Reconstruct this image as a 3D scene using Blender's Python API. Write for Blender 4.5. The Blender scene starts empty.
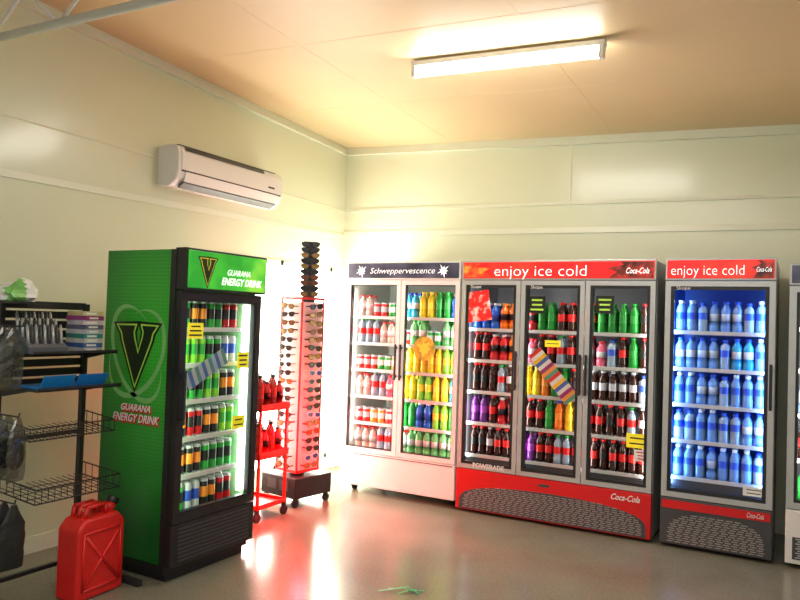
import bpy, bmesh, math, random
from mathutils import Vector, Matrix, Euler
random.seed(7)
scene = bpy.context.scene
COL = scene.collection
scene.view_settings.view_transform = 'Standard'

# ------------------------------------------------------------------ materials
def nt(name):
    m = bpy.data.materials.new(name); m.use_nodes = True
    return m, m.node_tree, m.node_tree.nodes['Principled BSDF']
def mat(name, col, rough=0.5, metal=0.0, emit=0.0, ecol=None, coat=0.0, noise=0.0, nscale=8.0, spec=0.5, coatr=0.05, trans=0.0):
    m, t, b = nt(name)
    b.inputs['Base Color'].default_value = (*col, 1)
    b.inputs['Roughness'].default_value = rough
    b.inputs['Metallic'].default_value = metal
    b.inputs['Coat Weight'].default_value = coat
    b.inputs['Coat Roughness'].default_value = coatr
    b.inputs['Specular IOR Level'].default_value = spec
    b.inputs['Transmission Weight'].default_value = trans
    if emit:
        b.inputs['Emission Color'].default_value = (*(ecol or col), 1)
        b.inputs['Emission Strength'].default_value = emit
    if noise:
        tc = t.nodes.new('ShaderNodeTexCoord'); n = t.nodes.new('ShaderNodeTexNoise')
        n.inputs['Scale'].default_value = nscale; n.inputs['Detail'].default_value = 4
        t.links.new(tc.outputs['Object'], n.inputs['Vector'])
        mx = t.nodes.new('ShaderNodeMix'); mx.data_type = 'RGBA'
        mx.inputs['A'].default_value = (*[c*(1-noise) for c in col], 1)
        mx.inputs['B'].default_value = (*[min(1, c*(1+noise)) for c in col], 1)
        t.links.new(n.outputs['Fac'], mx.inputs['Factor'])
        t.links.new(mx.outputs['Result'], b.inputs['Base Color'])
    return m
def glass(name, tint=(0.96, 0.98, 1.0), base=0.03, top=0.5, rough=0.04):
    m = bpy.data.materials.new(name); m.use_nodes = True; t = m.node_tree
    t.nodes.clear()
    o = t.nodes.new('ShaderNodeOutputMaterial'); mx = t.nodes.new('ShaderNodeMixShader')
    tr = t.nodes.new('ShaderNodeBsdfTransparent'); tr.inputs[0].default_value = (*tint, 1)
    gl = t.nodes.new('ShaderNodeBsdfGlossy'); gl.inputs['Roughness'].default_value = rough
    lw = t.nodes.new('ShaderNodeLayerWeight'); lw.inputs[0].default_value = 0.5
    pw = t.nodes.new('ShaderNodeMath'); pw.operation = 'POWER'; pw.inputs[1].default_value = 4.0
    ma = t.nodes.new('ShaderNodeMath'); ma.operation = 'MULTIPLY_ADD'; ma.inputs[1].default_value = top; ma.inputs[2].default_value = base
    t.links.new(lw.outputs['Facing'], pw.inputs[0]); t.links.new(pw.outputs[0], ma.inputs[0])
    t.links.new(ma.outputs[0], mx.inputs[0]); t.links.new(tr.outputs[0], mx.inputs[1])
    t.links.new(gl.outputs[0], mx.inputs[2]); t.links.new(mx.outputs[0], o.inputs[0])
    return m
def stripes(name, cols, axis=0, scale=1.0, rough=0.4, emit=0.0):
    m, t, b = nt(name)
    tc = t.nodes.new('ShaderNodeTexCoord'); sp = t.nodes.new('ShaderNodeSeparateXYZ')
    t.links.new(tc.outputs['Generated'], sp.inputs[0])
    mu = t.nodes.new('ShaderNodeMath'); mu.operation = 'MULTIPLY'; mu.inputs[1].default_value = scale
    fr = t.nodes.new('ShaderNodeMath'); fr.operation = 'FRACT'
    t.links.new(sp.outputs[axis], mu.inputs[0]); t.links.new(mu.outputs[0], fr.inputs[0])
    r = t.nodes.new('ShaderNodeValToRGB'); r.color_ramp.interpolation = 'CONSTANT'
    el = r.color_ramp.elements
    el[0].color = (*cols[0], 1); el[1].position = 1/len(cols); el[1].color = (*cols[1], 1)
    for i in range(2, len(cols)):
        e = el.new(i/len(cols)); e.color = (*cols[i], 1)
    t.links.new(fr.outputs[0], r.inputs[0]); t.links.new(r.outputs[0], b.inputs['Base Color'])
    b.inputs['Roughness'].default_value = rough
    return m
def blotch(name, cols, scale=6.0, rough=0.35, emit=0.0):
    m, t, b = nt(name)
    tc = t.nodes.new('ShaderNodeTexCoord'); n = t.nodes.new('ShaderNodeTexNoise')
    n.inputs['Scale'].default_value = scale; n.inputs['Detail'].default_value = 2
    t.links.new(tc.outputs['Object'], n.inputs['Vector'])
    r = t.nodes.new('ShaderNodeValToRGB'); el = r.color_ramp.elements
    el[0].position = 0.35; el[0].color = (*cols[0], 1); el[1].position = 0.68; el[1].color = (*cols[-1], 1)
    for i in range(1, len(cols)-1):
        e = el.new(0.35+0.33*i/(len(cols)-1)); e.color = (*cols[i], 1)
    t.links.new(n.outputs['Fac'], r.inputs[0]); t.links.new(r.outputs[0], b.inputs['Base Color'])
    b.inputs['Roughness'].default_value = rough
    if emit:
        t.links.new(r.outputs[0], b.inputs['Emission Color']); b.inputs['Emission Strength'].default_value = emit
    return m

M = {}
M['wall'] = mat('wall_gloss_paint', (0.71, 0.74, 0.56), 0.35, noise=0.03, nscale=2.5, coat=0.5, coatr=0.16)
M['ceil'] = mat('ceiling_paint', (0.70, 0.56, 0.33), 0.45, noise=0.05, nscale=1.5)
M['trim'] = mat('trim_paint', (0.77, 0.79, 0.65), 0.35, noise=0.03)
M['white'] = mat('white_enamel', (0.76, 0.76, 0.74), 0.3, noise=0.03)
M['whiteplastic'] = mat('white_plastic', (0.80, 0.80, 0.80), 0.35, noise=0.02)
M['liner'] = mat('fridge_liner', (0.20, 0.21, 0.23), 0.35, noise=0.03)
M['silver'] = mat('brushed_aluminium', (0.50, 0.52, 0.52), 0.38, 0.45, noise=0.08, nscale=30)
M['black'] = mat('black_plastic', (0.012, 0.012, 0.013), 0.4, noise=0.2)
M['blackmetal'] = mat('black_powdercoat', (0.018, 0.018, 0.02), 0.45, noise=0.2)
M['dark'] = mat('dark_grey', (0.055, 0.055, 0.06), 0.45, noise=0.15)
M['rubber'] = mat('rubber', (0.02, 0.02, 0.02), 0.8, noise=0.2)
M['wire'] = mat('shelf_wire', (0.6, 0.62, 0.62), 0.35, 0.3, noise=0.05)
M['bag'] = glass('clear_plastic_bag', (0.62, 0.64, 0.65), 0.12, 0.5, 0.2)
M['rail'] = mat('price_rail', (0.50, 0.50, 0.48), 0.4, noise=0.05)
M['red'] = mat('red_panel', (0.62, 0.008, 0.010), 0.3, noise=0.08)
M['redplastic'] = mat('red_plastic', (0.62, 0.012, 0.010), 0.35, noise=0.08)
M['whitetext'] = mat('white_lettering', (0.9, 0.9, 0.9), 0.5, emit=0.9, ecol=(1, 1, 1), noise=0.01)
M['whiteprint'] = mat('white_print', (0.8, 0.82, 0.8), 0.5, noise=0.02)
M['blackprint'] = mat('black_print', (0.006, 0.01, 0.006), 0.4, noise=0.1)
M['limeprint'] = mat('lime_print', (0.45, 0.80, 0.08), 0.4, noise=0.05)
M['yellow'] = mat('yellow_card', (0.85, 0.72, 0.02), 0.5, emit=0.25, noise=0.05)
M['tube'] = mat('lit_tube', (1, 1, 1), 0.5, emit=36.0, ecol=(1.0, 0.98, 0.90))
M['cooltube'] = mat('lit_cool_tube', (1, 1, 1), 0.5, emit=14.0, ecol=(0.9, 1.0, 0.95))
M['pane'] = mat('daylit_frosted_pane', (0.9, 0.9, 0.9), 0.6, emit=9.0, ecol=(1.0, 0.96, 0.86), noise=0.01)

def floor_mat():
    m, t, b = nt('vinyl_floor')
    tc = t.nodes.new('ShaderNodeTexCoord')
    n = t.nodes.new('ShaderNodeTexNoise'); n.inputs['Scale'].default_value = 1.6; n.inputs['Detail'].default_value = 6
    n2 = t.nodes.new('ShaderNodeTexNoise'); n2.inputs['Scale'].default_value = 60; n2.inputs['Detail'].default_value = 4
    t.links.new(tc.outputs['Object'], n.inputs['Vector']); t.links.new(tc.outputs['Object'], n2.inputs['Vector'])
    ad = t.nodes.new('ShaderNodeMath'); ad.operation = 'ADD'
    t.links.new(n.outputs['Fac'], ad.inputs[0]); t.links.new(n2.outputs['Fac'], ad.inputs[1])
    dv = t.nodes.new('ShaderNodeMath'); dv.operation = 'MULTIPLY'; dv.inputs[1].default_value = 0.5
    t.links.new(ad.outputs[0], dv.inputs[0])
    r = t.nodes.new('ShaderNodeValToRGB'); e = r.color_ramp.elements
    e[0].position = 0.3; e[0].color = (0.14, 0.13, 0.09, 1); e[1].position = 0.7; e[1].color = (0.25, 0.235, 0.175, 1)
    t.links.new(dv.outputs[0], r.inputs[0]); t.links.new(r.outputs[0], b.inputs['Base Color'])
    b.inputs['Roughness'].default_value = 0.2
    return m
M['floor'] = floor_mat()

def vgreen(name):
    m, t, b = nt(name)
    tc = t.nodes.new('ShaderNodeTexCoord')
    sp = t.nodes.new('ShaderNodeSeparateXYZ'); t.links.new(tc.outputs['Object'], sp.inputs[0])
    def sinw(op):   # diagonal bands sin((y +/- z)*k)
        a = t.nodes.new('ShaderNodeMath'); a.operation = op
        t.links.new(sp.outputs[1], a.inputs[0]); t.links.new(sp.outputs[2], a.inputs[1])
        k = t.nodes.new('ShaderNodeMath'); k.operation = 'MULTIPLY'; k.inputs[1].default_value = 150
        s = t.nodes.new('ShaderNodeMath'); s.operation = 'SINE'
        t.links.new(a.outputs[0], k.inputs[0]); t.links.new(k.outputs[0], s.inputs[0]); return s
    s1 = sinw('ADD'); s2 = sinw('SUBTRACT')
    mu = t.nodes.new('ShaderNodeMath'); mu.operation = 'MULTIPLY'; t.links.new(s1.outputs[0], mu.inputs[0]); t.links.new(s2.outputs[0], mu.inputs[1])
    pr = t.nodes.new('ShaderNodeMapRange'); pr.inputs['From Min'].default_value = -1; pr.inputs['To Min'].default_value = .66
    t.links.new(mu.outputs[0], pr.inputs[0])
    ds = t.nodes.new('ShaderNodeVectorMath'); ds.operation = 'MULTIPLY'; ds.inputs[1].default_value = (0, 1.3, .75)
    d2 = t.nodes.new('ShaderNodeVectorMath'); d2.operation = 'DISTANCE'; d2.inputs[1].default_value = (0, .25, 1.0)
    t.links.new(tc.outputs['Object'], ds.inputs[0]); t.links.new(ds.outputs[0], d2.inputs[0])
    r = t.nodes.new('ShaderNodeValToRGB'); e = r.color_ramp.elements
    e[0].position = 0.05; e[0].color = (0.055, 0.58, 0.04, 1)
    e[1].position = 0.8; e[1].color = (0.008, 0.12, 0.018, 1)
    x = e.new(0.42); x.color = (0.022, 0.36, 0.028, 1)
    t.links.new(d2.outputs['Value'], r.inputs[0])
    mx = t.nodes.new('ShaderNodeVectorMath'); mx.operation = 'MULTIPLY'
    t.links.new(r.outputs[0], mx.inputs[0]); t.links.new(pr.outputs[0], mx.inputs[1])
    t.links.new(mx.outputs[0], b.inputs['Base Color'])
    b.inputs['Roughness'].default_value = 0.3
    return m
M['vgreen'] = vgreen('green_diamond_print'); M['vgreenlit'] = blotch('green_lit_sign', [(.015, .28, .02), (.04, .42, .03), (.22, .60, .05)], 4.0, emit=.7)
M['redlit'] = blotch('lit_red_sign', [(0.60, 0.008, 0.01), (0.68, 0.012, 0.01), (0.75, 0.04, 0.02)], 3.0, emit=0.6)
M['darklit'] = blotch('dark_blue_sign', [(0.02, 0.02, 0.035), (0.05, 0.05, 0.08), (0.10, 0.10, 0.14)], 5.0, emit=0.4)
M['fire'] = blotch('orange_burst_print', [(0.65, 0.02, 0.01), (0.75, 0.10, 0.02), (0.9, 0.35, 0.04)], 14.0, emit=0.5)
M['cokedark'] = blotch('brown_burst_print', [(0.03, 0.003, 0.002), (0.20, 0.02, 0.01), (0.6, 0.03, 0.02)], 16.0, emit=0.5)

# ------------------------------------------------------------------ mesh helpers
def box(bm, x0, x1, y0, y1, z0, z1, mi=0):
    vs = [bm.verts.new((x, y, z)) for z in (z0, z1) for y in (y0, y1) for x in (x0, x1)]
    for f in [(0, 2, 3, 1), (4, 5, 7, 6), (0, 1, 5, 4), (2, 6, 7, 3), (0, 4, 6, 2), (1, 3, 7, 5)]:
        fa = bm.faces.new([vs[i] for i in f]); fa.material_index = mi
def cyl(bm, p0, p1, r0, r1=None, seg=12, mi=0, cap=True, smooth=True):
    r1 = r0 if r1 is None else r1
    p0 = Vector(p0); p1 = Vector(p1); d = (p1-p0).normalized()
    a = d.orthogonal().normalized(); b = d.cross(a)
    r = []
    for p, rr in ((p0, r0), (p1, r1)):
        r.append([bm.verts.new(p+(a*math.cos(2*math.pi*i/seg)+b*math.sin(2*math.pi*i/seg))*rr) for i in range(seg)])
    for i in range(seg):
        f = bm.faces.new([r[0][i], r[0][(i+1) % seg], r[1][(i+1) % seg], r[1][i]]); f.material_index = mi; f.smooth = smooth
    if cap:
        f = bm.faces.new(list(reversed(r[0]))); f.material_index = mi
        f = bm.faces.new(r[1]); f.material_index = mi
def tube(bm, pts, r, seg=8, mi=0):
    for a, b in zip(pts[:-1], pts[1:]): cyl(bm, a, b, r, seg=seg, mi=mi)
def lathe(bm, prof, seg=14, c=(0, 0, 0)):
    rings = []
    for r, z, _ in prof:
        rings.append([bm.verts.new((c[0]+r*math.cos(2*math.pi*i/seg), c[1]+r*math.sin(2*math.pi*i/seg), c[2]+z)) for i in range(seg)])
    for k in range(len(prof)-1):
        for i in range(seg):
            f = bm.faces.new([rings[k][i], rings[k][(i+1) % seg], rings[k+1][(i+1) % seg], rings[k+1][i]])
            f.material_index = prof[k][2]; f.smooth = True
    f = bm.faces.new(list(reversed(rings[0]))); f.material_index = prof[0][2]
    f = bm.faces.new(rings[-1]); f.material_index = prof[-1][2]
def prism(bm, pts, y0, y1, mi=0):
    a = [bm.verts.new((x, y0, z)) for x, z in pts]; b = [bm.verts.new((x, y1, z)) for x, z in pts]
    f1 = bm.faces.new(a); f2 = bm.faces.new(list(reversed(b))); f1.material_index = f2.material_index = mi
    n = len(pts)
    for i in range(n):
        f = bm.faces.new([a[i], b[i], b[(i+1) % n], a[(i+1) % n]]); f.material_index = mi
def mk(name, bm, mats, parent=None, loc=(0, 0, 0), rot=(0, 0, 0), bevel=0.0, seg=2, subsurf=0):
    bmesh.ops.recalc_face_normals(bm, faces=bm.faces)
    me = bpy.data.meshes.new(name); bm.to_mesh(me); bm.free()
    for m in (mats if isinstance(mats, list) else [mats]): me.materials.append(m)
    o = bpy.data.objects.new(name, me); COL.objects.link(o)
    o.location = loc; o.rotation_euler = rot
    if parent: o.parent = parent
    if bevel:
        b = o.modifiers.new('bevel', 'BEVEL'); b.width = bevel; b.segments = seg; b.limit_method = 'ANGLE'
    if subsurf:
        s = o.modifiers.new('sub', 'SUBSURF'); s.levels = s.render_levels = subsurf
    return o
def empty(name, loc=(0, 0, 0), rot=(0, 0, 0)):
    o = bpy.data.objects.new(name, None); COL.objects.link(o); o.location = loc; o.rotation_euler = rot
    o.empty_display_size = 0.1; return o
def tag(o, label, cat, group=None, kind=None):
    if label: o['label'] = label
    if cat: o['category'] = cat
    if group: o['group'] = group
    if kind: o['kind'] = kind
    return o
def text(s, size, m, parent, loc, rot=(math.pi/2, 0, 0), shear=0.0, bold=0.0, width=None, align='CENTER', name='lettering'):
    cu = bpy.data.curves.new('t', 'FONT'); cu.body = s; cu.size = size; cu.shear = shear; cu.offset = bold
    cu.align_x = align; cu.align_y = 'CENTER'; cu.extrude = 0.0006; cu.resolution_u = 3
    t = bpy.data.objects.new('t', cu); COL.objects.link(t)
    bpy.context.view_layer.update()
    me = bpy.data.meshes.new_from_object(t)
    bpy.data.objects.remove(t)
    if width:
        xs = [v.co.x for v in me.vertices]; w = max(xs)-min(xs)
        for v in me.vertices: v.co.x *= width/w
    me.materials.clear(); me.materials.append(m)
    o = bpy.data.objects.new(name, me); COL.objects.link(o); o.location = loc; o.rotation_euler = rot
    if parent: o.parent = parent
    return o
def light(name, kind, loc, energy, color=(1, 1, 1), rot=(0, 0, 0), size=1.0, size_y=None, parent=None, radius=0.1):
    l = bpy.data.lights.new(name, kind); l.energy = energy; l.color = color
    if kind == 'AREA':
        l.size = size
        if size_y: l.shape = 'RECTANGLE'; l.size_y = size_y
    elif kind in ('POINT', 'SPOT'): l.shadow_soft_size = radius
    o = bpy.data.objects.new(name, l); COL.objects.link(o); o.location = loc; o.rotation_euler = rot
    if parent: o.parent = parent
    return o

# ------------------------------------------------------------------ room
WX, WY = -4.10, 6.15
def cz(x, y): return 3.24-0.042*(x-WX)-0.037*(y-WY)
XR, YF = 3.0, -1.5
bm = bmesh.new(); box(bm, WX-.1, XR, YF, WY+.1, -.08, 0); tag(mk('floor', bm, M['floor']), None, None, kind='structure')
bm = bmesh.new()
q = [(WX-.1, YF), (XR, YF), (XR, WY+.1), (WX-.1, WY+.1)]
lo = [bm.verts.new((x, y, cz(x, y))) for x, y in q]; hi = [bm.verts.new((x, y, cz(x, y)+.08)) for x, y in q]
bm.faces.new(lo); bm.faces.new(hi)
for i in range(4): bm.faces.new([lo[i], lo[(i+1) % 4], hi[(i+1) % 4], hi[i]])
tag(mk('ceiling', bm, M['ceil']), None, None, kind='structure')
def wallquad(bm, a, b, zlo, thick, ztop=None):
    (x0, y0), (x1, y1) = a, b; tx, ty = thick
    pts = [(x0, y0), (x1, y1), (x1+tx, y1+ty), (x0+tx, y0+ty)]
    l = [bm.verts.new((x, y, zlo)) for x, y in pts]
    h = [bm.verts.new((x, y, (cz(x, y)+.02) if ztop is None else ztop)) for x, y in pts]
    bm.faces.new(l); bm.faces.new(h)
    for i in range(4): bm.faces.new([l[i], l[(i+1) % 4], h[(i+1) % 4], h[i]])
bm = bmesh.new(); wallquad(bm, (WX, WY), (XR, WY), 0, (0, .1)); tag(mk('wall_back', bm, M['wall']), None, None, kind='structure')
bm = bmesh.new(); wallquad(bm, (XR, YF), (XR, WY+.1), 0, (.1, 0)); tag(mk('wall_right', bm, M['wall']), None, None, kind='structure')
W0, W1, WZ0, WZ1 = 4.35, 5.95, 0.12, 2.0
bm = bmesh.new()
wallquad(bm, (WX, YF), (WX, W0), 0, (-.1, 0)); wallquad(bm, (WX, W1), (WX, WY+.1), 0, (-.1, 0))
wallquad(bm, (WX, W0), (WX, W1), 0, (-.1, 0), WZ0); wallquad(bm, (WX, W0), (WX, W1), WZ1, (-.1, 0))
tag(mk('wall_left', bm, M['wall']), None, None, kind='structure')
bm = bmesh.new(); box(bm, WX-.06, WX-.05, W0, W1, WZ0, WZ1, 0)
for y in (W0, (W0+W1)/2-.02, W1-.04): box(bm, WX-.05, WX+.012, y, y+.04, WZ0, WZ1, 1)
for z in (WZ0, WZ1-.04): box(bm, WX-.05, WX+.012, W0, W1, z, z+.04, 1)
tag(mk('window_1', bm, [M['pane'], M['trim']]), None, None, kind='structure')

def strip(name, a, b, w, t, nrm, m=M['trim']):
    bm = bmesh.new(); a = Vector(a); b = Vector(b); n = Vector(nrm)*t; u = Vector((0, 0, w/2))
    vs = [a-u, b-u, b+u, a+u, a-u+n, b-u+n, b+u+n*.6, a+u+n*.6]
    v = [bm.verts.new(p) for p in vs]
    for f in [(0, 1, 2, 3), (4, 5, 6, 7), (0, 1, 5, 4), (2, 3, 7, 6), (0, 3, 7, 4), (1, 2, 6, 5)]: bm.faces.new([v[i] for i in f])
    tag(mk(name, bm, m), None, None, kind='structure')
strip('trim_1', (WX, WY, cz(WX, WY)-.035), (XR, WY, cz(XR, WY)-.035), .075, .04, (0, -1, 0))
strip('trim_2', (WX, YF, cz(WX, YF)-.035), (WX, WY, cz(WX, WY)-.035), .075, .04, (1, 0, 0))
strip('trim_3', (WX, WY, 2.60), (XR, WY, 2.49), .03, .012, (0, -1, 0))
strip('trim_4', (WX, WY, 2.36), (XR, WY, 2.26), .05, .014, (0, -1, 0))
strip('trim_5', (WX, YF, 2.24), (WX, WY, 2.33), .045, .012, (1, 0, 0))
strip('trim_6', (WX, YF, 2.66), (WX, WY, 2.60), .012, .004, (1, 0, 0))
bm = bmesh.new(); box(bm, -1.77, -1.755, WY-.006, WY, 2.56, 3.1); tag(mk('trim_7', bm, M['trim']), None, None, kind='structure')
strip('baseboard_back', (WX, WY, .05), (XR, WY, .05), .1, .015, (0, -1, 0))
strip('baseboard_left', (WX, YF, .05), (WX, WY, .05), .1, .015, (1, 0, 0))
def cstrip(name, x0, y0, x1, y1):
    bm = bmesh.new(); d = Vector((x1-x0, y1-y0, 0)).normalized(); n = Vector((-d.y, d.x, 0))*.012
    P = [Vector((x0, y0, 0))-n, Vector((x1, y1, 0))-n, Vector((x1, y1, 0))+n, Vector((x0, y0, 0))+n]
    l = [bm.verts.new((p.x, p.y, cz(p.x, p.y)-.0013)) for p in P]; h = [bm.verts.new((p.x, p.y, cz(p.x, p.y)+.01)) for p in P]
    bm.faces.new(l); bm.faces.new(h)
    for i in range(4): bm.faces.new([l[i], l[(i+1) % 4], h[(i+1) % 4], h[i]])
    tag(mk(name, bm, M['ceil']), None, None, kind='structure')
cstrip('trim_8', WX, 4.95, XR, 4.95); cstrip('trim_9', WX, 3.75, XR, 3.75)
cstrip('trim_10', -2.9, YF, -2.9, WY); cstrip('trim_11', -1.4, YF, -1.4, WY)

# roof truss
bm = bmesh.new(); ty = 2.36
cyl(bm, (WX, ty, 3.0), (XR, ty, 2.86), .024, seg=12)
cyl(bm, (WX, ty, 3.24), (XR, ty, 2.98), .018, seg=10)
xx = WX+.1; k = 0
while xx < XR-.4:
    zl = 3.0-.0197*(xx-WX); zh = 3.24-.0366*(xx-WX); zl2 = zl-.0197*.3; zh2 = zh-.0366*.3
    if k % 2 == 0: cyl(bm, (xx, ty, zl), (xx+.3, ty, zh2), .010, seg=8)
    else: cyl(bm, (xx, ty, zh), (xx+.3, ty, zl2), .010, seg=8)
    xx += .3; k += 1
tag(mk('roof_truss', bm, M['white']), 'white painted open-web pipe truss below the ceiling', 'roof truss')

def fluoro(x, y, lab):
    z = cz(x, y)
    e = empty('fluorescent_light', (x, y, z-.012), (0, math.atan(.042), 0)); tag(e, lab, 'ceiling light')
    bm = bmesh.new(); prism(bm, [(-.64, 0), (.64, 0), (.64, -.035), (-.64, -.035)], -.03, .03)
    mk('batten_housing', bm, M['whiteplastic'], e, bevel=.006)
    for sx in (-1, 1):
        bm = bmesh.new(); box(bm, sx*.62-.014, sx*.62+.014, -.03, .03, -.105, -.03); mk('lamp_holder', bm, M['whiteplastic'], e, bevel=.004)
    bm = bmesh.new(); cyl(bm, (-.61, 0, -.075), (.61, 0, -.075), .026, seg=16); mk('fluorescent_tube', bm, M['tube'], e)
    return e
fluoro(-1.65, 4.19, 'added fluorescent batten out of view that lights the room')
fluoro(-1.0, 1.0, 'added fluorescent batten out of view that lights the room')  # extra batten outside the view, added to light the room
light('fluoro_glow', 'AREA', (-1.65, 4.19, 3.02), 22, (1, .97, .9), (0, 0, 0), 1.2, .06)

# ------------------------------------------------------------------ air conditioner
ac = empty('air_conditioner', (WX, 3.68, 2.40)); tag(ac, 'white split-system air conditioner mounted high on the wall', 'air conditioner')
AL = 1.18
bm = bmesh.new()
prism(bm, [(0, .02), (0, .31), (.12, .315), (.19, .30), (.215, .25), (.215, .12), (.19, .06), (.12, .01)], 0, AL)
mk('casing', bm, M['whiteplastic'], ac, bevel=.012, seg=3)
bm = bmesh.new(); prism(bm, [(.200, .292), (.223, .255), (.224, .13), (.216, .125), (.214, .25), (.192, .285)], .025, AL-.025)
mk('front_panel', bm, M['whiteplastic'], ac, bevel=.004)
bm = bmesh.new(); prism(bm, [(.214, .118), (.224, .115), (.20, .045), (.19, .05)], .07, AL-.07)
mk('louvre_flap', bm, M['whiteplastic'], ac, bevel=.002)
bm = bmesh.new(); prism(bm, [(.21, .126), (.2195, .126), (.2195, .115), (.21, .115)], .03, AL-.03)
prism(bm, [(.14, .02), (.20, .047), (.198, .036), (.14, .006)], .07, AL-.07)
mk('air_outlet', bm, M['dark'], ac)
bm = bmesh.new()
for i in range(9): box(bm, .03+i*.016, .038+i*.016, .04, AL-.04, .312, .3165)
mk('intake_grille', bm, M['dark'], ac)
bm = bmesh.new(); prism(bm, [(.202, .2935), (.206, .2955), (.2225, .268), (.2185, .266)], .06, AL-.25); mk('front_slot', bm, M['dark'], ac)
bm = bmesh.new(); box(bm, .2235, .2255, AL-.2, AL-.12, .16, .175); mk('display_window', bm, M['dark'], ac)

# ------------------------------------------------------------------ bottles
def liq(name, c, r=.12, e=0.0, trans=0.0): return mat(name, c, r, noise=.06, nscale=20, emit=e, trans=trans)
cola = liq('cola_liquid', (.030, .007, .004)); clearb = liq('water_bottle', (.22, .40, .72), .1, trans=.35); greenb = liq('green_bottle', (.015, .24, .03))
orangeb = liq('orange_drink', (.75, .16, .01)); yellowb = liq('yellow_drink', (.7, .5, .02)); blueb = liq('blue_drink', (.015, .10, .5))
redb = liq('red_drink', (.5, .015, .02)); purpleb = liq('purple_drink', (.12, .02, .18)); milk = liq('pale_drink', (.5, .38, .33)); limeb = liq('lime_drink', (.2, .5, .04))
pinkb = liq('pink_drink', (.6, .10, .16)); pgreen = liq('pale_green_bottle', (.14, .42, .14)); aqua = liq('aqua_drink', (.04, .3, .5)); paleb = liq('pale_clear_bottle', (.42, .54, .66), .1, trans=.4)
lred = liq('red_label', (.65, .01, .01), .4); lblk = liq('black_label', (.012, .012, .012), .4); lsil = liq('silver_label', (.45, .46, .48), .3)
lblu = liq('blue_label', (.02, .07, .45), .4); lgrn = liq('green_label', (.02, .30, .04), .4); lwht = liq('white_label', (.65, .65, .63), .4)
lyel = liq('yellow_label', (.8, .62, .03), .4); lora = liq('orange_label', (.8, .25, .02), .4); lpurp = liq('purple_label', (.3, .05, .4), .4)
def bottle_mesh(nm, body, lab, cap, r=.0325, h=.225, waist=True):
    bm = bmesh.new(); w = .9 if waist else 1.0
    lathe(bm, [(r*.72, 0, 0), (r*.98, .012, 0), (r, .04, 0), (r*w, .08, 1), (r*w*1.02, h*.36+.002, 1), (r*w, h*.60, 0), (r, h*.66, 0), (r*.86, h*.75, 0),
               (r*.45, h*.86, 0), (r*.40, h*.915, 2), (r*.5, h*.917, 2), (r*.5, h, 2)])
    me = bpy.data.meshes.new(nm); bmesh.ops.recalc_face_normals(bm, faces=bm.faces); bm.to_mesh(me); bm.free()
    for m in (body, lab, cap): me.materials.append(m)
    return me
def ribbed_mesh(nm, body, lab, cap, r=.034, h=.22):
    bm = bmesh.new(); pr = [(r*.8, 0, 0), (r, .01, 0)]
    for i in range(4): z = .022+i*.016; pr += [(r*.93, z, 0), (r, z+.008, 0)]
    pr += [(r*.97, .088, 1), (r*.97, .135, 0), (r, .14, 0), (r*.88, .162, 0), (r*.5, h*.86, 0), (r*.38, h*.9, 2), (r*.48, h*.905, 2), (r*.48, h, 2)]
    lathe(bm, pr)
    me = bpy.data.meshes.new(nm); bmesh.ops.recalc_face_normals(bm, faces=bm.faces); bm.to_mesh(me); bm.free()
    for m in (body, lab, cap): me.materials.append(m)
    return me
def can_mesh(nm, body, band, r=.028, h=.165):
    bm = bmesh.new()
    lathe(bm, [(r*.78, 0, 2), (r*.97, .008, 0), (r, .016, 0), (r, h*.35, 1), (r, h*.72, 0), (r, h*.9, 2), (r*.84, h*.965, 2), (r*.86, h*.985, 2), (r*.86, h, 2)])
    me = bpy.data.meshes.new(nm); bmesh.ops.recalc_face_normals(bm, faces=bm.faces); bm.to_mesh(me); bm.free()
    for m in (body, band, lsil): me.materials.append(m)
    return me
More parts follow.
